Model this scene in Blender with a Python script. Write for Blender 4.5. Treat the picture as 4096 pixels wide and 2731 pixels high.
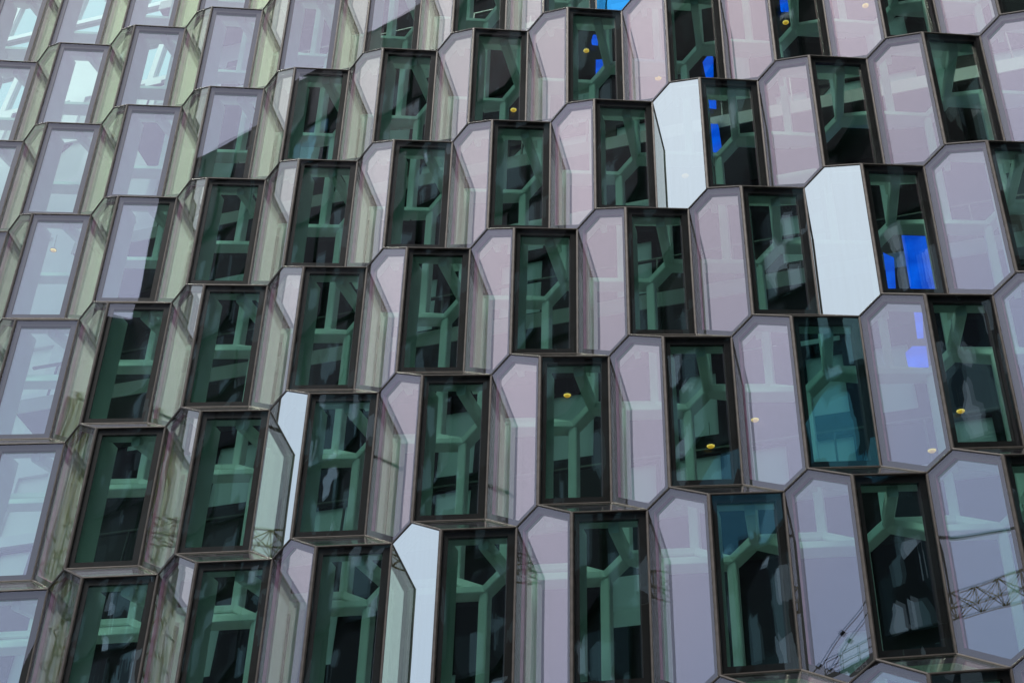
import bpy, bmesh, math, random
from mathutils import Vector, Matrix
random.seed(7)
S = bpy.context.scene
C = S.collection
for o in list(bpy.data.objects): bpy.data.objects.remove(o)

# ------------------------------------------------------------------ camera, sky, sun, exposure
CAMZ = 1.7                      # the photographer stands on the plaza
LEAN = math.radians(7.0)        # the glass front leans back
def rot(v):                     # facade frame (x right, y inward, z up the glass) -> world axes
    x, y, z = v
    return Vector((x, y*math.cos(LEAN) + z*math.sin(LEAN), -y*math.sin(LEAN) + z*math.cos(LEAN)))
def W(v):
    return rot(v) + Vector((0, 0, CAMZ))
cam_d = bpy.data.cameras.new('camera'); cam = bpy.data.objects.new('camera', cam_d); C.objects.link(cam)
S.camera = cam
cr = rot((.95699, .28595, .04906)); cu = rot((.15728, -.65341, .74048)); cf = rot((-.24379, .70092, .67028))
cam.matrix_world = Matrix(((cr.x, cu.x, -cf.x, 0), (cr.y, cu.y, -cf.y, 0), (cr.z, cu.z, -cf.z, CAMZ), (0, 0, 0, 1)))
cam_d.sensor_width = 36.0; cam_d.sensor_fit = 'HORIZONTAL'; cam_d.lens = 5850/4096*36
cam_d.clip_start = .1; cam_d.clip_end = 3000
S.render.resolution_x = 1024; S.render.resolution_y = 682

w = bpy.data.worlds.new('World'); S.world = w; w.use_nodes = True
nt = w.node_tree; bg = nt.nodes['Background']
sky = nt.nodes.new('ShaderNodeTexSky'); sky.sky_type = 'NISHITA'; sky.sun_disc = False
SUN_EL, SUN_AZ = math.radians(58), math.radians(195)      # veiled by thin cloud, high in front of the hall and a little left
sky.sun_elevation = SUN_EL; sky.sun_rotation = SUN_AZ; sky.dust_density = 3.0; sky.air_density = 1.0
cl = nt.nodes.new('ShaderNodeTexNoise'); cl.inputs['Scale'].default_value = 1.3; cl.inputs['Detail'].default_value = 4
tcw = nt.nodes.new('ShaderNodeTexCoord'); nt.links.new(tcw.outputs['Generated'], cl.inputs['Vector'])
cr_ = nt.nodes.new('ShaderNodeValToRGB'); nt.links.new(cl.outputs['Fac'], cr_.inputs['Fac'])
cr_.color_ramp.elements[0].position = .3; cr_.color_ramp.elements[0].color = (5.6, 6.3, 7.2, 1)
cr_.color_ramp.elements[1].position = .72; cr_.color_ramp.elements[1].color = (7.2, 7.6, 8.2, 1)
mx = nt.nodes.new('ShaderNodeMix'); mx.data_type = 'RGBA'; mx.inputs[0].default_value = .82
nt.links.new(sky.outputs[0], mx.inputs[6]); nt.links.new(cr_.outputs[0], mx.inputs[7])
sx = nt.nodes.new('ShaderNodeSeparateXYZ'); nt.links.new(tcw.outputs['Generated'], sx.inputs[0])
gr = nt.nodes.new('ShaderNodeValToRGB'); nt.links.new(sx.outputs['Z'], gr.inputs['Fac'])      # overcast sky: brighter towards the zenith, bluer low down
gr.color_ramp.elements[0].position = 0; gr.color_ramp.elements[0].color = (.62, .70, .80, 1)
gr.color_ramp.elements[1].position = .95; gr.color_ramp.elements[1].color = (1.42, 1.34, 1.27, 1)
ml = nt.nodes.new('ShaderNodeMix'); ml.data_type = 'RGBA'; ml.blend_type = 'MULTIPLY'; ml.inputs[0].default_value = 1
nt.links.new(mx.outputs[2], ml.inputs[6]); nt.links.new(gr.outputs[0], ml.inputs[7])
nt.links.new(ml.outputs[2], bg.inputs['Color']); bg.inputs['Strength'].default_value = .1

sd = bpy.data.lights.new('sun', 'SUN'); sd.energy = 2.3; sd.angle = math.radians(16); sd.color = (1, .95, .88)
sun = bpy.data.objects.new('sun', sd); C.objects.link(sun)
sdir = Vector((math.sin(SUN_AZ)*math.cos(SUN_EL), math.cos(SUN_AZ)*math.cos(SUN_EL), math.sin(SUN_EL)))
sun.rotation_euler = sdir.to_track_quat('Z', 'Y').to_euler(); sun.location = (-20, 20, 60)
S.view_settings.view_transform = 'Standard'; S.view_settings.look = 'None'
S.view_settings.exposure = .5; S.view_settings.gamma = 1; S.view_settings.use_curve_mapping = False
S.render.engine = 'CYCLES'
S.cycles.caustics_reflective = False; S.cycles.max_bounces = 10; S.cycles.transparent_max_bounces = 18; S.cycles.glossy_bounces = 4; S.cycles.diffuse_bounces = 3

# ------------------------------------------------------------------ materials
def new_mat(name):
    m = bpy.data.materials.new(name); m.use_nodes = True
    n = m.node_tree; n.nodes.clear()
    out = n.nodes.new('ShaderNodeOutputMaterial')
    return m, n, out
def ramp(n, stops):
    r = n.nodes.new('ShaderNodeValToRGB'); e = r.color_ramp.elements
    while len(e) < len(stops): e.new(.5)
    for k, (p, c) in enumerate(stops):
        e[k].position = p; e[k].color = (*c, 1) if len(c) == 3 else c
    return r
def solid(name, col, rough=.6, metal=0., var=.12, scale=6., bump=0., spec=.4):
    m, n, out = new_mat(name)
    b = n.nodes.new('ShaderNodeBsdfPrincipled'); n.links.new(b.outputs[0], out.inputs[0])
    tc = n.nodes.new('ShaderNodeTexCoord'); ns = n.nodes.new('ShaderNodeTexNoise')
    ns.inputs['Scale'].default_value = scale; ns.inputs['Detail'].default_value = 5
    n.links.new(tc.outputs['Object'], ns.inputs['Vector'])
    lo = tuple(c*(1-var) for c in col); hi = tuple(min(1, c*(1+var)) for c in col)
    r = ramp(n, [(.3, lo), (.7, hi)]); n.links.new(ns.outputs['Fac'], r.inputs[0]); n.links.new(r.outputs[0], b.inputs['Base Color'])
    b.inputs['Roughness'].default_value = rough; b.inputs['Metallic'].default_value = metal
    b.inputs['Specular IOR Level'].default_value = spec
    if bump:
        bp = n.nodes.new('ShaderNodeBump'); bp.inputs['Strength'].default_value = bump; bp.inputs['Distance'].default_value = .01
        n.links.new(ns.outputs['Fac'], bp.inputs['Height']); n.links.new(bp.outputs[0], b.inputs['Normal'])
    return m
def coated_glass(name, refl, tint_stops, trans, wave=.02, wscale=.9, lift=.03, dust=0.):
    """thin-film coated pane: tinted transmission plus a reflection whose strength and hue follow the angle"""
    m, n, out = new_mat(name)
    tc = n.nodes.new('ShaderNodeTexCoord'); ns = n.nodes.new('ShaderNodeTexNoise')
    oi = n.nodes.new('ShaderNodeObjectInfo'); ad = n.nodes.new('ShaderNodeVectorMath'); ad.operation = 'ADD'
    sc = n.nodes.new('ShaderNodeVectorMath'); sc.operation = 'SCALE'; sc.inputs['Scale'].default_value = 1.0
    n.links.new(oi.outputs['Location'], sc.inputs[0]); n.links.new(tc.outputs['Object'], ad.inputs[0]); n.links.new(sc.outputs[0], ad.inputs[1])
    ns.inputs['Scale'].default_value = wscale; ns.inputs['Detail'].default_value = 1.0
    n.links.new(ad.outputs[0], ns.inputs['Vector'])
    bp = n.nodes.new('ShaderNodeBump'); bp.inputs['Strength'].default_value = 1.0; bp.inputs['Distance'].default_value = wave
    n.links.new(ns.outputs['Fac'], bp.inputs['Height'])
    lw = n.nodes.new('ShaderNodeLayerWeight'); lw.inputs['Blend'].default_value = .5
    rr = ramp(n, [(0, (refl,)*3), (.38, (refl+.01,)*3), (.57, (refl+lift,)*3), (.8, (min(1, refl+lift+.17),)*3), (1, (1, 1, 1))])
    n.links.new(lw.outputs['Facing'], rr.inputs[0])
    rt = ramp(n, tint_stops); n.links.new(lw.outputs['Facing'], rt.inputs[0])
    g = n.nodes.new('ShaderNodeBsdfGlossy'); g.inputs['Roughness'].default_value = .0
    vr = n.nodes.new('ShaderNodeMapRange'); vr.inputs[3].default_value = .86; vr.inputs[4].default_value = 1.0
    n.links.new(oi.outputs['Random'], vr.inputs[0]); vm = n.nodes.new('ShaderNodeVectorMath'); vm.operation = 'SCALE'
    n.links.new(rt.outputs[0], vm.inputs[0]); n.links.new(vr.outputs[0], vm.inputs['Scale'])
    n.links.new(vm.outputs[0], g.inputs['Color']); n.links.new(bp.outputs[0], g.inputs['Normal'])
    t = n.nodes.new('ShaderNodeBsdfTransparent'); t.inputs['Color'].default_value = (*trans, 1)
    mix = n.nodes.new('ShaderNodeMixShader'); n.links.new(rr.outputs[0], mix.inputs[0])
    n.links.new(t.outputs[0], mix.inputs[1]); n.links.new(g.outputs[0], mix.inputs[2]); last = mix
    if dust:                                     # thin film of dirt with rain streaks
        mp = n.nodes.new('ShaderNodeMapping'); mp.inputs['Scale'].default_value = (9, 9, .8); n.links.new(ad.outputs[0], mp.inputs['Vector'])
        dn = n.nodes.new('ShaderNodeTexNoise'); dn.inputs['Scale'].default_value = 1.6; dn.inputs['Detail'].default_value = 6; n.links.new(mp.outputs[0], dn.inputs['Vector'])
        dr = n.nodes.new('ShaderNodeMapRange'); dr.inputs[1].default_value = .35; dr.inputs[2].default_value = .75; dr.inputs[3].default_value = dust*.25; dr.inputs[4].default_value = dust*2
        n.links.new(dn.outputs['Fac'], dr.inputs[0]); df = n.nodes.new('ShaderNodeBsdfDiffuse'); df.inputs['Color'].default_value = (.42, .40, .37, 1)
        last = n.nodes.new('ShaderNodeMixShader'); n.links.new(dr.outputs[0], last.inputs[0]); n.links.new(mix.outputs[0], last.inputs[1]); n.links.new(df.outputs[0], last.inputs[2])
    n.links.new(last.outputs[0], out.inputs[0])
    return m
TINT = [(.17, (.36, .46, .62)), (.25, (.46, .49, .66)), (.36, (.84, .68, .75)), (.46, (1, .76, .75)), (.58, (1, .84, .78)), (.72, (.98, .98, .80))]
TIND = [(.15, (.74, .78, 1.0)), (.30, (.90, .82, 1.0)), (.40, (.95, .78, .78)), (.54, (.86, 1.0, .82))]
OUTER = [(0, (.80, .83, 1.0)), (.5, (.88, .84, 1.0)), (.7, (.95, 1, .9)), (1, (1, 1, 1))]
M = {}
M['glass'] = coated_glass('outer_glass', .135, OUTER, (.97, .99, .98), wave=.0015, dust=.006, lift=.10)
M['glass_wavy'] = coated_glass('outer_glass_wavy', .125, OUTER, (.97, .99, .98), wave=.0018, wscale=.8)
M['coat'] = coated_glass('inner_coated_glass', .43, TINT, (.64, .98, .88), wave=.002, lift=.12)
M['coat_wavy'] = coated_glass('inner_coated_glass_wavy', .29, TIND, (.62, .98, .88), wave=.0012, wscale=.7, lift=.36)
M['glass_warped'] = coated_glass('outer_glass_warped', .125, OUTER, (.97, .99, .98), wave=.0045, wscale=.8)
M['mirror'] = coated_glass('mirror_glass', .68, [(0, (.86, .97, 1)), (1, (.90, .98, 1))], (.3, .4, .36), wave=.001, dust=.03)
M['teal'] = coated_glass('teal_glass', .20, [(0, (.55, .85, 1.0)), (1, (.8, .95, 1))], (.70, .95, .97), wave=.006)
M['blue'] = coated_glass('blue_glass', .75, [(0, (.0, .35, .95)), (1, (.1, .5, 1))], (.05, .4, .9))
M['sill'] = coated_glass('sill_glass', .25, [(0, (.8, .85, .85)), (1, (.95, .95, .92))], (.5, .7, .62), wave=.006)
def clear(name, col):
    m, n, out = new_mat(name); t = n.nodes.new('ShaderNodeBsdfTransparent'); t.inputs['Color'].default_value = (*col, 1)
    n.links.new(t.outputs[0], out.inputs[0]); return m
M['pane_back'] = clear('glass_back_face', (.96, .98, .97))
M['bronze'] = solid('bronze_frame', (.058, .050, .046), .5, .2, .25, 9, .3)
M['band'] = solid('black_edge_band', (.005, .005, .006), .5, 0, .2, 4)
M['reveal'] = solid('mauve_spacer', (.42, .22, .36), .5, .2, .2, 4)
M['white'] = solid('pale_painted_steel', (.88, .90, .86), .5, 0, .06, 3)
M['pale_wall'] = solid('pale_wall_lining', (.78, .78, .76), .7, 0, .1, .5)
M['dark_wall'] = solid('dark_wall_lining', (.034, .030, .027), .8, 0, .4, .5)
M['joint'] = solid('dark_joint_steel', (.10, .10, .09), .4, .4)
M['ceiling'] = solid('pale_ceiling', (.55, .55, .52), .8, 0, .08, 1.5)
M['floor'] = solid('hall_floor', (.12, .11, .10), .35, 0, .2, 2)
M['plaza'] = solid('plaza_stone', (.10, .10, .10), .7, 0, .3, .4, .2)
def frosted(name, col):
    m, n, out = new_mat(name); t = n.nodes.new('ShaderNodeBsdfTranslucent'); d = n.nodes.new('ShaderNodeBsdfDiffuse')
    t.inputs['Color'].default_value = (*col, 1); d.inputs['Color'].default_value = (*col, 1)
    mx = n.nodes.new('ShaderNodeMixShader'); mx.inputs[0].default_value = .25
    n.links.new(t.outputs[0], mx.inputs[1]); n.links.new(d.outputs[0], mx.inputs[2]); n.links.new(mx.outputs[0], out.inputs[0]); return m
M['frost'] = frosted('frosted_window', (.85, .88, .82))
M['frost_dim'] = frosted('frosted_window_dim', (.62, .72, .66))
M['clear_pane'] = clear('clear_window', (.85, .93, .90))
M['frost_warm'] = frosted('frosted_window_warm', (.85, .72, .45))
def emit(name, col, st):
    m, n, out = new_mat(name); e = n.nodes.new('ShaderNodeEmission'); e.inputs[0].default_value = (*col, 1); e.inputs[1].default_value = st
    n.links.new(e.outputs[0], out.inputs[0]); return m
def lamp_mat():
    m, n, out = new_mat('lamp_glow'); tc = n.nodes.new('ShaderNodeTexCoord'); sp = n.nodes.new('ShaderNodeSeparateXYZ'); n.links.new(tc.outputs['Generated'], sp.inputs[0])
    r = ramp(n, [(0, (.55, .22, .02)), (.4, (.95, .45, .05)), (.95, (1.9, 1.2, .35))]); n.links.new(sp.outputs['Z'], r.inputs[0])
    e = n.nodes.new('ShaderNodeEmission'); n.links.new(r.outputs[0], e.inputs[0]); e.inputs[1].default_value = .9; n.links.new(e.outputs[0], out.inputs[0]); return m
M['lamp'] = lamp_mat()
def blue_mat():  # emission in place of blue sky showing through the hall
    m, n, out = new_mat('sky_blue_glow'); tc = n.nodes.new('ShaderNodeTexCoord'); ns = n.nodes.new('ShaderNodeTexNoise'); ns.inputs['Scale'].default_value = 2.2; ns.inputs['Detail'].default_value = 3
    n.links.new(tc.outputs['Object'], ns.inputs['Vector']); r = ramp(n, [(.3, (.002, .05, .55)), (.7, (.004, .13, 1.0))]); n.links.new(ns.outputs['Fac'], r.inputs[0])
    e = n.nodes.new('ShaderNodeEmission'); n.links.new(r.outputs[0], e.inputs[0]); e.inputs[1].default_value = 1.0; n.links.new(e.outputs[0], out.inputs[0]); return m
M['sky_stand_in'] = blue_mat()
M['shade'] = solid('lamp_shade', (.05, .045, .04), .4, .5)

# ------------------------------------------------------------------ helpers
def mesh_obj(name, verts, faces, mats, parent=None, loc=None, midx=None):
    me = bpy.data.meshes.new(name); me.from_pydata([tuple(v) for v in verts], [], faces)
    for m in (mats if isinstance(mats, list) else [mats]): me.materials.append(m)
    if midx:
        for p, i in zip(me.polygons, midx): p.material_index = i
    me.update()
    return link(name, me, parent, loc)
def link(name, me, parent=None, loc=None):
    o = bpy.data.objects.new(name, me); C.objects.link(o)
    if parent: o.parent = parent
    if loc is not None: o.location = loc
    return o
def tag(o, label=None, cat=None, group=None, kind=None):
    if label: o['label'] = label
    if cat: o['category'] = cat
    if group: o['group'] = group
    if kind: o['kind'] = kind
    return o
def empty(name, loc=(0, 0, 0)):
    o = bpy.data.objects.new(name, None); C.objects.link(o); o.location = loc; o.empty_display_size = .5; return o
class MB:
    def __init__(s): s.v = []; s.f = []; s.m = []
    def add(s, v, f, m=0):
        k = len(s.v); s.v += [Vector(q) for q in v]; s.f += [tuple(i+k for i in q) for q in f]; s.m += [m]*len(f)
    def bar(s, a, b, out, wid, dep, off=0., ch=.25, m=0):
        """chamfered bar from a to b; 'out' is the outward side, off shifts it along out"""
        a = Vector(a); b = Vector(b); d = (b-a).normalized(); n = (out-d*out.dot(d)).normalized(); t = d.cross(n)
        w2 = wid/2; c = min(wid, dep)*ch
        pr = [(-w2, 0), (-w2+c, c), (w2-c, c), (w2, 0), (w2, -dep), (-w2, -dep)]
        vs = [p + t*x + n*(y+off-c) for p in (a, b) for x, y in pr]
        k = len(pr)
        fs = [(i, (i+1) % k, (i+1) % k+k, i+k) for i in range(k)] + [tuple(range(k))[::-1], tuple(range(k, 2*k))]
        s.add(vs, fs, m)
    def box(s, lo, hi, m=0):
        x0, y0, z0 = lo; x1, y1, z1 = hi
        s.add([(x0,y0,z0),(x1,y0,z0),(x1,y1,z0),(x0,y1,z0),(x0,y0,z1),(x1,y0,z1),(x1,y1,z1),(x0,y1,z1)],
              [(0,3,2,1),(4,5,6,7),(0,1,5,4),(1,2,6,5),(2,3,7,6),(3,0,4,7)], m)
    def build(s, name, mats, parent=None, loc=None): return mesh_obj(name, s.v, s.f, mats, parent, loc, s.m)
    def mesh(s, name, mats):
        me = bpy.data.meshes.new(name); me.from_pydata([tuple(v) for v in s.v], [], s.f)
        for m in (mats if isinstance(mats, list) else [mats]): me.materials.append(m)
        for p, i in zip(me.polygons, s.m): p.material_index = i
        me.update(); return me
def inset(poly, d):
    n = normal(poly); k = len(poly); res = []
    for i in range(k):
        p0, p1, p2 = poly[i-1], poly[i], poly[(i+1) % k]
        e1 = (p1-p0).normalized(); e2 = (p2-p1).normalized()
        n1 = n.cross(e1); n2 = n.cross(e2)           # inward normals for ccw polygons
        bis = n1+n2; res.append(p1 + bis*(d/(bis.dot(n1))))
    return res
def normal(poly):
    n = Vector((0, 0, 0))
    for i in range(len(poly)): n += (poly[i]-poly[0]).cross(poly[(i+1) % len(poly)]-poly[0])
    return n.normalized()

# ------------------------------------------------------------------ the lattice of the glass front (facade frame, camera at origin)
O0 = Vector((-15.1697, 14.3208, 24.0910))
la = Vector((-.5240, .2580, .3804)); lc = Vector((-.0158, .2580, -2.3117)); ld = Vector((.8528, .4673, .2332))
lb = Vector((-.3391, .2093, -.1473)); lq = Vector((.3008, 1.5050, 2.7720))
lp = ld-la-lb; lt = lc-la
va, vb, vc, vd, vq = (rot(v) for v in (la, lb, lc, ld, lq))
vp = rot(lp); vt = rot(lt); OUT = rot((0, -1, 0)); Z0 = Vector((0, 0, 0))
def cellA(r, j): return W(O0 + lt*r + lp*j)
def project(p):
    q = p-Vector((0, 0, CAMZ)); z = q.dot(cf)
    if z < .5: return None
    return 2048+5850*q.dot(cr)/z, 1365.5-5850*q.dot(cu)/z

# ------------------------------------------------------------------ ground and hall structure
g = MB(); g.add([(-600, -600, 0), (600, -600, 0), (600, 600, 0), (-600, 600, 0)], [(0, 1, 2, 3)])
tag(g.build('plaza_ground', M['plaza']), kind='structure')

FY = 14.32
def fac(x, dep, z): return W((x, FY+dep, z))      # point in the facade frame: x, depth behind glass, height along glass
HALL = empty('glass_concert_hall', (-4, 15, 0))
tag(HALL, 'leaning glass concert hall front of stacked hexagonal and four-sided glass bricks', 'building')
base = HALL.location

# one brick, shared meshes -------------------------------------------------------------
Dp = [Z0, vc, vc+vd, vd]
Hp = [Z0, va, va+vb, va+vb+vc, vb+vc, vc]
Sp = [vc, vc-va, vc-va+vd, vc+vd]
def ccw(poly):
    return poly if normal(poly).dot(OUT) > 0 else poly[::-1]
Dp, Hp, Sp = ccw(Dp), ccw(Hp), ccw(Sp)
if normal(Sp).z < 0: Sp = Sp[::-1]
fr = MB()
A = Z0; B = va; Cc = va+vb; Ee = va+vb+vc; F = vb+vc; G = vc; Rr = vd; En = vc+vd
EDG = [(A, B, .032), (B, Cc, .030), (A, G, .054), (Cc, Ee, .042), (A, Rr, .032), (G, En, .032), (Ee, F, .032)]
for p, q, wd in EDG: fr.bar(p, q, OUT, wd, .10, .012)
frame_me = fr.mesh('glass_brick', M['bronze'])
def pane_mesh(poly, name, mat, tuck=.012, th=.02, inner=None, w1=.1):
    n = normal(poly); P = inset(poly, tuck); k = len(P)
    mb = MB(); mb.add(P, [tuple(range(k))], 0)
    Q = [p-n*th for p in P]
    if not inner: mb.add(P+Q, [tuple(range(2*k-1, k-1, -1))] + [((i+1) % k, i, i+k, (i+1) % k+k) for i in range(k)], 1)
    if inner:                                    # second leaf of the double glazing, behind the edge band
        mb.add([p-n*.07 for p in inset(poly, w1-.004)], [tuple(range(k))], 2)
    return mb.mesh(name, [mat, M['pane_back']]+([inner] if inner else []))
def band_mesh(polys):
    mb = MB()
    for poly, w0, w1 in polys:
        n = normal(poly); a0 = [p-n*.024 for p in inset(poly, w0)]; a1 = [p-n*.024 for p in inset(poly, w1)]; a2 = [p-n*.085 for p in inset(poly, w1)]; a3 = [p-n*.085 for p in inset(poly, w0)]
        k = len(poly)
        for i in range(k):
            j = (i+1) % k
            mb.add([a0[i], a0[j], a1[j], a1[i]], [(0, 1, 2, 3)], 0)
            mb.add([a1[i], a1[j], a2[j], a2[i]], [(0, 1, 2, 3)], 1)
            mb.add([a2[i], a2[j], a3[j], a3[i]], [(0, 1, 2, 3)], 0)
    return mb
bandD = band_mesh([(Dp, .014, .105)]).mesh('edge_band', [M['band'], M['band']])
bandH = band_mesh([(Hp, .014, .095)]).mesh('edge_band', [M['band'], M['reveal']])
bandS = band_mesh([(Sp, .014, .04)]).mesh('edge_band', [M['band'], M['reveal']])
paneD = {k: pane_mesh(Dp, 'quadrilateral_pane', M[k], inner=M['coat_wavy'], w1=.105) for k in ('glass_wavy', 'glass_warped', 'teal')}
paneH = {k: pane_mesh(Hp, 'hexagonal_pane', M[k], inner=M['coat'] if k == 'glass' else None, w1=.095) for k in ('glass', 'mirror', 'blue')}
paneS = pane_mesh(Sp, 'sill_pane', M['sill'])
# steel behind the glass: head and jamb beams, the inner honeycomb, the strut tying them
inn = MB()
for k, (p, q, wd) in enumerate(EDG): inn.bar(p-OUT*.13, q-OUT*.13, OUT, .085, .42 if k in (2, 3) else .14, 0, .2)
inn_me = inn.mesh('back_beam', M['white'])
q2 = vq+vt
net = MB()
for (p, q, wd), ww in zip(EDG, (.12, .12, .13, .13, .12, .12, .12)): net.bar(p+q2, q+q2, OUT, ww, .18, .08, .12)
sl = MB(); nS = normal(Sp); PS = [p+q2-OUT*.02 for p in inset(Sp, .03)]; ks = len(PS)
sl.add(PS+[p-nS*.03 for p in PS], [tuple(range(ks)), tuple(range(2*ks-1, ks-1, -1))]+[((i+1) % ks, i, i+ks, (i+1) % ks+ks) for i in range(ks)])
insill_me = sl.mesh('inner_sill', M['white'])
net_me = net.mesh('inner_frame', M['white'])
jt = MB()
for c0 in (G+q2,):
    d1 = (vd+va*-1).normalized(); jt.bar(c0+OUT*.115-d1*.05, c0+OUT*.115+d1*.05, OUT, .10, .05, 0, .3)
joint_me = jt.mesh('joint_plate', M['joint'])
st = MB(); s0 = vd*.5 - OUT*.2 + rot((0, 0, -.12)); s1 = vc+vq
st.bar(s0, s1, rot((0, 0, -1)), .13, .15, .06, .15)
strut_me = st.mesh('strut', M['white'])

WHITE = {(2, 7), (3, 8), (4, 3), (5, 4)}
cells = []
for r in range(-5, 10):
    for j in range(-6, 16):
        A0 = cellA(r, j); ok = False
        for c in (Dp + Hp + Sp):
            pp = project(A0+c)
            if pp and -450 < pp[0] < 4546 and -450 < pp[1] < 3150: ok = True
        if ok: cells.append((r, j))
for (r, j) in cells:
    A0 = cellA(r, j)
    b = link('glass_brick', frame_me, HALL, A0-base)
    link('quadrilateral_pane', paneD['teal' if (r, j) == (4, 7) else 'glass_warped' if (r >= 3 and 1 <= j <= 3) or r >= 5 else 'glass_wavy'], b)
    hk = 'mirror' if (r, j) in WHITE else 'blue' if (r, j) == (0, 7) else 'glass'
    h = link('hexagonal_pane', paneH[hk], b)
    if hk == 'mirror': h['label'] = 'bright white mirrored hexagonal pane'
    if hk == 'blue': h['label'] = 'saturated blue hexagonal pane'
    link('sill_pane', paneS, b)
    link('edge_band', bandD, b)
    if hk != 'mirror': link('edge_band', bandH, b)
    link('edge_band', bandS, b)
    link('back_beam', inn_me, b); link('inner_frame', net_me, b); link('strut', strut_me, b); link('inner_sill', insill_me, b); link('joint_plate', joint_me, b)
print('cells', len(cells))

# ------------------------------------------------------------------ the hall behind the glass
def ray(px, py, dep):
    """point of the hall seen at a pixel, 'dep' metres behind the glass front"""
    d = Vector((0, 0, 0)); k = ((px-2048)/5850, -(py-1365.5)/5850)
    d = cr*k[0] + cu*k[1] + cf
    pn = rot((0, 1, 0)); t = (FY+dep)/d.dot(pn)
    return Vector((0, 0, CAMZ)) + d*t
def quad_prism(mb, pts, n, th, m=0):
    k = len(pts); mb.add([p for p in pts]+[p-n*th for p in pts], [tuple(range(k)), tuple(range(2*k-1, k-1, -1))]+[((i+1) % k, i, i+k, (i+1) % k+k) for i in range(k)], m)
WD = 6.0                                    # depth of the back wall
XL, XR, ZB, ZT = -34., 9., -1.0, 46.
# back wall as a grid of lining panels with openings left for the frosted windows
wall = MB(); pale = MB(); win = []
cw, ch = 1.15, 1.9
nx = int((XR-XL)/cw); nz = int((ZT-ZB)/ch)
rnd = random.Random(5)
def rect(x0, x1, z0, z1, dep): return [fac(x0, dep, z0), fac(x1, dep, z0), fac(x1, dep, z1), fac(x0, dep, z1)]
for i in range(nx):
    for k in range(nz):
        x0 = XL+i*cw; x1 = x0+cw; z0 = ZB+k*ch; z1 = z0+ch
        tgt = pale if x0 < -18.0+(z0-14)*.15 else wall  # pale lining on the left, its colour brightening that side of the hall
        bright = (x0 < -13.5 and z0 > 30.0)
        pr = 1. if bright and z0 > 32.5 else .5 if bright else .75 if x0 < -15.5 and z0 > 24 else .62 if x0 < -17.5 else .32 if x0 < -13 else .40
        if rnd.random() < pr:
            mx0 = .12+.25*rnd.random(); mz0 = .12+.3*rnd.random()
            if bright: mx0 = mz0 = .05
            u0, u1, w0, w1 = x0+mx0, x1-.12, z0+mz0, z1-.14
            for a, b, c_, d in ((x0, u0, z0, z1), (u1, x1, z0, z1), (u0, u1, z0, w0), (u0, u1, w1, z1)):
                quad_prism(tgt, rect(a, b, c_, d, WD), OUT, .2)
            win.append((u0, u1, w0, w1, bright))
        else:
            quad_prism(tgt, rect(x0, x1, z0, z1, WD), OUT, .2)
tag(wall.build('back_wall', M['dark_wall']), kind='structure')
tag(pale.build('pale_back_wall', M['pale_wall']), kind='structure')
# gallery decks along the back wall
M['deck'] = solid('deck_concrete', (.10, .095, .09), .8, 0, .25, 1.2); M['fascia'] = solid('deck_fascia', (.42, .42, .39), .6, 0, .12, 1)
for zl in (4.4, 9.0, 13.6, 18.2, 22.8, 27.4, 32.0):
    mb = MB(); x0, x1 = -17.0, XR
    P = [fac(x0, 4.4, zl), fac(x1, 4.4, zl), fac(x1, 4.4, zl+.22), fac(x0, 4.4, zl+.22)]; quad_prism(mb, P, OUT, 1.55)
    dko = tag(mb.build('gallery_deck', M['deck']), kind='structure')
    fb = MB(); P = [fac(x0, 4.38, zl-.06), fac(x1, 4.38, zl-.06), fac(x1, 4.38, zl+.30), fac(x0, 4.38, zl+.30)]; quad_prism(fb, P, OUT, .018); fb.build('deck_edge', M['fascia'], dko)
    rb = MB(); rb.bar(fac(x0, 4.45, zl+1.25), fac(x1, 4.45, zl+1.25), OUT, .05, .05); rb.build('handrail', M['joint'], dko)
    pm = MB(); pm.bar(Z0, fac(0, 0, .95)-fac(0, 0, 0), OUT, .035, .035); pme = pm.mesh('rail_post', M['joint'])
    for i in range(18): link('rail_post', pme, dko, fac(x0+.6+i*1.4, 4.45, zl+.27))
wall_o = bpy.data.objects['back_wall']
def sheet(name, pts, n, th, mat, parent=None):
    c = sum(pts, Vector((0, 0, 0)))/len(pts); mb = MB(); quad_prism(mb, [p-c for p in pts], n, th)
    return mb.build(name, mat, parent, c)
for (u0, u1, w0, w1, br) in win:
    pts = rect(u0+.002, u1-.002, w0+.002, w1-.002, WD+.08)
    if not br and rnd.random() < .45:                     # cut corner, as the inner panes have
        c1 = .3*(u1-u0); sheet('corner_panel', [fac(u0, WD+.06, w1), fac(u0, WD+.06, w1-c1*1.35), fac(u0+c1*1.04, WD+.06, w1)], OUT, .05, M['dark_wall'], wall_o); pts = [pts[0], pts[1], pts[2], fac(u0+c1, WD+.08, w1-.002), fac(u0+.002, WD+.08, w1-c1*1.3)]
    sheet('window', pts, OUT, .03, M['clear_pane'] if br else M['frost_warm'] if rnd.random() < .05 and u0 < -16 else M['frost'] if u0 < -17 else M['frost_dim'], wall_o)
    if br: pass

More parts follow.
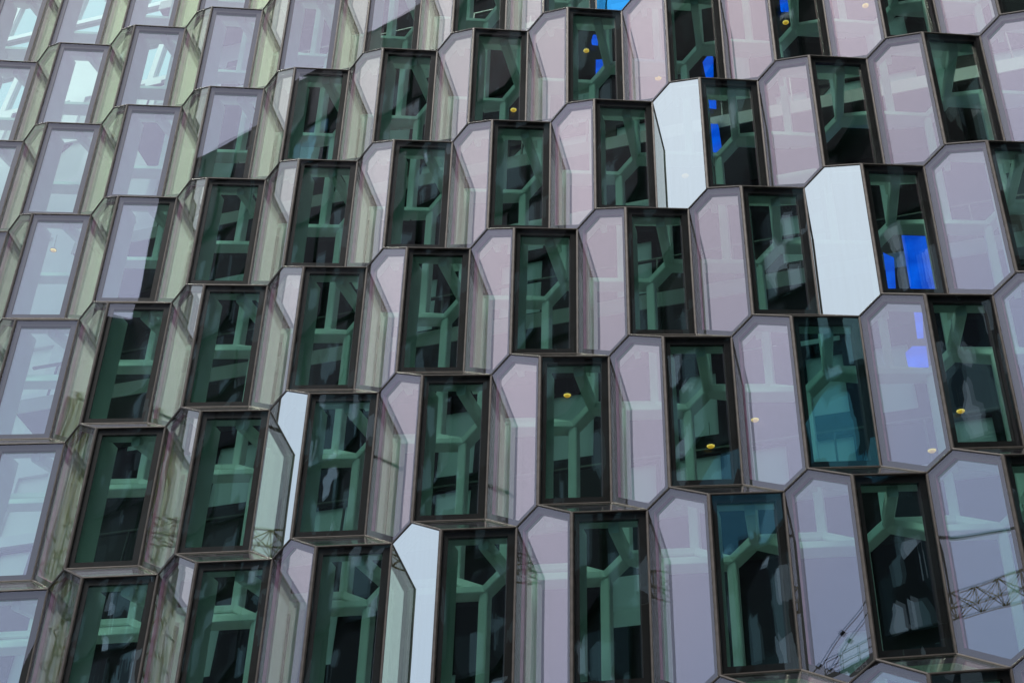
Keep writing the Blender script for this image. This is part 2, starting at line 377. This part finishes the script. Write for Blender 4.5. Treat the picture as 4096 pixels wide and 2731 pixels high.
# lit pendant lamps hanging in the hall
def lathe(prof, n=20):
    mb = MB(); vs = []
    for r, z in prof: vs += [(r*math.cos(2*math.pi*i/n), r*math.sin(2*math.pi*i/n), z) for i in range(n)]
    fs = [(k*n+i, k*n+(i+1) % n, (k+1)*n+(i+1) % n, (k+1)*n+i) for k in range(len(prof)-1) for i in range(n)]
    mb.add(vs, fs); return mb
shade_me = lathe([(.02, .30), (.05, .26), (.12, .20), (.19, .10), (.21, .02), (.20, 0), (.175, .02), (.16, .09), (.10, .17), (.03, .22)]).mesh('shade', M['shade'])
glow_me = lathe([(.001, -.10), (.07, -.085), (.13, -.04), (.165, .02), (.16, .06), (.001, .07)]).mesh('bulb', M['lamp'])
rod_me = lathe([(.012, .28), (.012, 1.6), (.001, 1.6)], 8).mesh('rod', M['shade'])
LAMPS = [  # pixel in the photograph, depth in the hall, label
 (3143, 92, 3.6, 'lit warm pendant lamp beside the blue panels near the top right'),
 (3462, 25, 3.4, 'lit warm lamp behind a lavender pane at the top edge right'),
 (2633, 315, 3.2, 'lit warm lamp behind the pane left of the topmost white pane'),
 (2740, 705, 3.2, 'small lit lamp showing through the upper white mirrored pane'),
 (2054, 442, 3.6, 'lit warm lamp low in a dark pane of the upper middle'),
 (1607, 632, 3.6, 'lit warm lamp in the upper left corner of a dark pane'),
 (2345, 205, 4.2, 'small lit lamp in a dark pane near the top centre'),
 (213, 1002, 3.4, 'lit warm lamp behind a pale pane at the left edge'),
 (2269, 1582, 3.4, 'bright lit pendant lamp high in the middle dark pane'),
 (2208, 1737, 3.9, 'dimmer lit pendant lamp just below and left of the bright one'),
 (2843, 1785, 3.4, 'lit pendant lamp low in the dark pane right of centre'),
 (3843, 420, 3.4, 'lit pendant lamp in the dark pane at the upper right'),
 (3843, 1645, 3.6, 'lit pendant lamp in the dark pane at the right edge'),
 (3728, 1803, 3.4, 'lit pendant lamp at the foot of a lavender pane near the right edge'),
 (3020, 1680, 3.4, 'lit lamp behind a lavender pane right of centre'),
 (2440, 727, 4.2, 'tiny lit lamp in the dark pane beside the upper white pane')]
for px, py, dep, lab in LAMPS:
    p = ray(px, py, dep); e = empty('pendant_lamp', p)
    tag(e, lab, 'lamp', 'pendant lamps in the hall')
    e.scale = (.36, .36, .27); link('shade', shade_me, e); link('bulb', glow_me, e); link('rod', rod_me, e)

# glowing blue sheets added for sky seen through rear openings of the hall
BLUE = [
 ([(3606, 941), (3710, 945), (3752, 1165), (3643, 1165)], 'large glowing blue sky stand-in behind the dark pane beside the right white pane'),
 ([(3532, 1010), (3575, 1030), (3582, 1150), (3552, 1150)], 'narrow glowing blue sky stand-in left of the large blue one'),
 ([(2842, 495), (2872, 497), (2886, 590), (2852, 605)], 'lower glowing blue sky stand-in behind the pane right of the upper white pane'),
 ([(2829, 382), (2862, 384), (2863, 428), (2831, 424)], 'upper glowing blue sky stand-in behind the pane right of the upper white pane'),
 ([(2810, 250), (2828, 226), (2851, 226), (2852, 300), (2822, 305)], 'six-sided pale glowing blue sky stand-in in a dark pane near the top'),
 ([(3653, 1230), (3688, 1230), (3693, 1343), (3668, 1345)], 'upper glowing blue sky stand-in behind a lavender pane at the right'),
 ([(3650, 1384), (3705, 1384), (3714, 1460), (3632, 1460), (3621, 1410)], 'six-sided glowing blue sky stand-in behind a lavender pane at the right'),
 ([(3118, 0), (3153, -40), (3153, 40), (3122, 40)], 'small glowing blue sky stand-in in a dark pane at the top edge'),
 ([(2366, 160), (2372, 140), (2389, 140), (2389, 175), (2366, 172)], 'tiny glowing blue sky stand-in in the dark pane at the top centre'),
 ([(2383, 255), (2383, 240), (2414, 238), (2414, 272), (2396, 310), (2383, 310)], 'small glowing blue sky stand-in behind the joint in the dark pane at the top centre')]
for pts, lab in BLUE:
    P = [ray(x, y, 4.0) for x, y in pts]
    if normal(P).dot(OUT) < 0: P = P[::-1]
    tag(sheet('sky_stand_in', P, OUT, .06, M['sky_stand_in']), lab, 'sky stand-in', 'glowing blue sky stand-ins in the hall')

# ------------------------------------------------------------------ the other wing, seen only as a reflection in the four-sided panes
def wing_mat(name, stops, sc):  # cell colours paint the reflections and interior seen in the wing glass
    m, n, out = new_mat(name); b = n.nodes.new('ShaderNodeBsdfPrincipled'); n.links.new(b.outputs[0], out.inputs[0])
    tc = n.nodes.new('ShaderNodeTexCoord'); oi = n.nodes.new('ShaderNodeObjectInfo'); ad = n.nodes.new('ShaderNodeVectorMath'); ad.operation = 'ADD'
    n.links.new(tc.outputs['Object'], ad.inputs[0]); n.links.new(oi.outputs['Location'], ad.inputs[1])
    mp = n.nodes.new('ShaderNodeMapping'); mp.inputs['Scale'].default_value = (1.6, 1.6, .55); n.links.new(ad.outputs[0], mp.inputs['Vector'])
    vo = n.nodes.new('ShaderNodeTexVoronoi'); vo.distance = 'CHEBYCHEV'; vo.inputs['Scale'].default_value = sc; vo.inputs['Randomness'].default_value = .75; n.links.new(mp.outputs[0], vo.inputs['Vector'])
    sp = n.nodes.new('ShaderNodeSeparateColor'); n.links.new(vo.outputs['Color'], sp.inputs[0])
    r = ramp(n, stops); r.color_ramp.interpolation = 'CONSTANT'; n.links.new(sp.outputs[0], r.inputs[0]); n.links.new(r.outputs[0], b.inputs['Base Color'])
    b.inputs['Roughness'].default_value = .35; b.inputs['Specular IOR Level'].default_value = .12; return m
M['wing_glass'] = wing_mat('wing_dark_glass', [(0, (.004, .006, .006)), (.62, (.02, .035, .032)), (.85, (.14, .23, .21))], 1.6)
M['wing_pale'] = wing_mat('wing_sky_glint_glass', [(0, (.006, .012, .012)), (.3, (.15, .28, .26)), (.55, (.60, .80, .76)), (.72, (.02, .05, .05))], 1.9)  # pale cells painted as bright sky reflections
M['wing_blue'] = wing_mat('wing_blue_glass', [(0, (.01, .03, .04)), (.4, (.06, .28, .36)), (.75, (.20, .60, .68))], 1.6)
M['wing_frame'] = solid('wing_black_frame', (.008, .008, .008), .6, 0, .2, 2, spec=.1)
P0 = Vector((11.2, 20, 0)); P1 = Vector((3.2, -16, 0)); wx = (P1-P0).normalized(); wn = Vector((-wx.y, wx.x, 0))
if wn.x > 0: wn = -wn
WING = empty('side_wing', (8, 4, 0)); tag(WING, 'dark glass side wing of the hall mirrored in the four-sided panes', 'building')
wl = (P1-P0).length; RH = 49.9
mb = MB(); quad_prism(mb, [P0, P1, P1+Vector((0, 0, RH)), P0+Vector((0, 0, RH))], wn, 12.)
mb.v = [v-WING.location for v in mb.v]; mb.build('wall', M['wing_frame'], WING)
an = MB(); f0 = P1+Vector((-1.05, -.4, 0)); fp = [f0, P1+Vector((.6, .3, 0)), P1+Vector((2.5, -3.5, 0)), f0+Vector((1.9, -3.8, 0))]
an.add([q-WING.location for q in fp]+[q-WING.location+Vector((0, 0, 41)) for q in fp], [(3, 2, 1, 0), (4, 5, 6, 7), (0, 1, 5, 4), (1, 2, 6, 5), (2, 3, 7, 6), (3, 0, 4, 7)])
an.build('stair_tower', M['wing_frame'], WING)
hw, hh = 2.1, 3.3
def wpt(u, z, o): return P0 + wx*u + Vector((0, 0, z)) + wn*o - WING.location
hx = [(-.5, -.28), (-.18, -.5), (.5, -.5), (.5, .28), (.18, .5), (-.5, .5)]
meshes = {}
rr = random.Random(11)
for k in range(2, 15):
    for i in range(0, int(wl/hw)):
        u = (i+.5+.3*(k % 2))*hw; z = (k+.5)*hh
        if u > wl-.8 or z > RH-1.2: continue
        t = rr.random(); lowb = max(0., (36-z)/22); mat = 'wing_pale' if t < .07+.3*lowb else 'wing_blue' if t < .10+.36*lowb else 'wing_glass'
        key = (mat, rr.choice((0, 1, 2)))
        if key not in meshes:
            tl = (-.12, .0, .14)[key[1]]
            P = [wx*(x*hw*.88) + Vector((0, 0, y*hh*.9)) + wn*(.2+tl*x) for x, y in hx]
            if normal(P).dot(wn) < 0: P = P[::-1]
            m2 = MB(); quad_prism(m2, P, wn, .1); meshes[key] = m2.mesh('wing_pane', M[mat])
        link('wing_pane', meshes[key], WING, wpt(u, z, 0))

# ------------------------------------------------------------------ tower crane across the plaza, mirrored in the hexagonal panes
M['crane'] = solid('crane_steel', (.42, .33, .10), .5, .3, .3, 4)
M['cable'] = solid('steel_cable', (.02, .02, .02), .5, .5)
hn = normal(Hp)
def mirrored(px, py, L, r, j):
    d = (cr*((px-2048)/5850) - cu*((py-1365.5)/5850) + cf).normalized(); o = Vector((0, 0, CAMZ))
    t = (cellA(r, j)-o).dot(hn)/d.dot(hn); p = o+d*t; return p + (d-2*d.dot(hn)*hn)*L
a1 = mirrored(3806, 2412, 46, 5, 8); a2 = mirrored(4096, 2325, 46, 5, 8)
k = (a1.z-CAMZ)/(a2.z-CAMZ)
jd = (a2-a1); jd.z = 0; jd.normalize(); up = Vector((0, 0, 1)); sd_ = jd.cross(up)
CR = empty('tower_crane', (a1.x, a1.y, 0)); tag(CR, 'lattice tower crane mirrored in the hexagonal pane at the lower right', 'crane')
def rod(mb, a, b, r): mb.bar(a-CR.location, b-CR.location, Vector((.3, .2, .93)) if abs((b-a).normalized().z) < .9 else Vector((1, 0, 0)), r, r, r/2, .2)
slope = (a2-a1).normalized()
jb = MB(); br_ = MB(); n = 13; step = 1.0
pts = [a1 + slope*(i*step-1.0) for i in range(n+1)]
ch = [[p + up*.55, p - up*.45 + sd_*.5, p - up*.45 - sd_*.5] for p in pts]
for q in range(3): rod(jb, ch[0][q], ch[-1][q], .06)
for i in range(n):
    for q, s_ in ((0, 1), (0, 2), (1, 2)):
        rod(br_, ch[i][q], ch[i+1][s_], .032); rod(br_, ch[i][s_], ch[i][q], .032)
        if q == 0: rod(br_, ch[i][s_], ch[i+1][q], .032)
jb.build('jib_chord', M['crane'], CR); br_.build('jib_brace', M['crane'], CR)
end = pts[-1]; ms = MB(); mbr = MB(); mz = end.z+6
for x, y in ((-.6, -.6), (.6, -.6), (.6, .6), (-.6, .6)):
    rod(ms, Vector((end.x+x, end.y+y, 0)), Vector((end.x+x*.5, end.y+y*.5, mz)), .14)
for i in range(int(end.z/1.4)):
    for s_ in (-1, 1):
        rod(mbr, Vector((end.x-.58*s_, end.y+.58*s_, i*1.4)), Vector((end.x+.58*s_, end.y+.58*s_, (i+1)*1.4)), .05)
        rod(mbr, Vector((end.x-.58, end.y+.58*s_, i*1.4)), Vector((end.x+.58, end.y+.58*s_, (i+1)*1.4)), .05)
ms.build('mast', M['crane'], CR); mbr.build('mast_brace', M['crane'], CR)
tb = MB(); t1 = mirrored(3750, 2147, 46, 5, 8); t2 = mirrored(4090, 2106, 46, 5, 8)
rod(tb, t1, t2, .10); rod(tb, t2, Vector((end.x, end.y, mz)), .10); rod(tb, t1, a1, .06); tb.build('tie_bar', M['cable'], CR)
for (x0, y0, x1, y1), lab in (((3250, 2680, 3465, 2395), 'steel cable mirrored low in the lavender pane, upper of the pair'), ((3300, 2690, 3470, 2440), 'steel cable mirrored low in the lavender pane, lower of the pair')):
    c0 = mirrored(x0, y0, 40, 5, 7); c1 = mirrored(x1, y1, 40, 5, 7); dd = c1-c0
    mb = MB(); mb.bar(-dd*.4, dd*1.3, Vector((.3, .2, .9)), .035, .035, 0, .2); mb.bar(dd*.50, dd*.56, Vector((.3, .2, .9)), .13, .13, .05, .3)
    mb.bar(dd*.06, dd*.12, Vector((.3, .2, .9)), .13, .13, .05, .3)
    tag(mb.build('steel_cable', M['cable'], None, c0), lab, 'cable', 'cables across the plaza')

# counter-jib deck of the crane with its rail and lettered ballast board
b0 = mirrored(3300, 2705, 42, 5, 7); b1 = mirrored(3500, 2615, 42, 5, 7); bd = b1-b0; bl = bd.length; bdn = bd.normalized()
dk = MB(); rod(dk, b0-bdn*.5, b1+bdn*1.5, .16); dk.build('counter_jib', M['cable'], CR)
rl = MB()
for h in (.35, .7): rod(rl, b0+up*h, b1+bdn*1.5+up*h, .035)
for i in range(6): p = b0+bdn*(bl+1.5)*i/5; rod(rl, p, p+up*.7, .03)
rl.build('guard_rail', M['cable'], CR)
nb = bdn.cross(up).normalized(); vdir = (cellA(5, 7)-b0).normalized()
if nb.dot(vdir) < 0: nb = -nb
ub = nb.cross(bdn); ub = ub if ub.z > 0 else -ub
bo = MB(); q0 = b0+bdn*bl*.45; q1 = b1+bdn*.8
quad_prism(bo, [q-CR.location+nb*.1 for q in ((q0, q1, q1-ub*.45, q0-ub*.45) if (q1-q0).cross(-ub).dot(nb) > 0 else (q0, q0-ub*.45, q1-ub*.45, q1))], nb, .06)
bo.build('ballast_board', M['cable'], CR)
M['paint'] = solid('white_paint', (.75, .75, .75), .6)
fc = bpy.data.curves.new('lettering', 'FONT'); fc.body = 'EIH'; fc.size = .36; fc.extrude = .005
tmp = bpy.data.objects.new('tmp', fc); C.objects.link(tmp); dg = bpy.context.evaluated_depsgraph_get(); tme = bpy.data.meshes.new_from_object(tmp.evaluated_get(dg)); bpy.data.objects.remove(tmp)
tme.name = 'lettering'; tme.materials.clear(); tme.materials.append(M['paint'])
lt_ = link('lettering', tme, CR)
xax = bdn; lt_.matrix_local = Matrix.Translation(q0+bdn*.25-ub*.36+nb*.11-CR.location) @ Matrix((xax, ub, nb)).transposed().to_4x4()
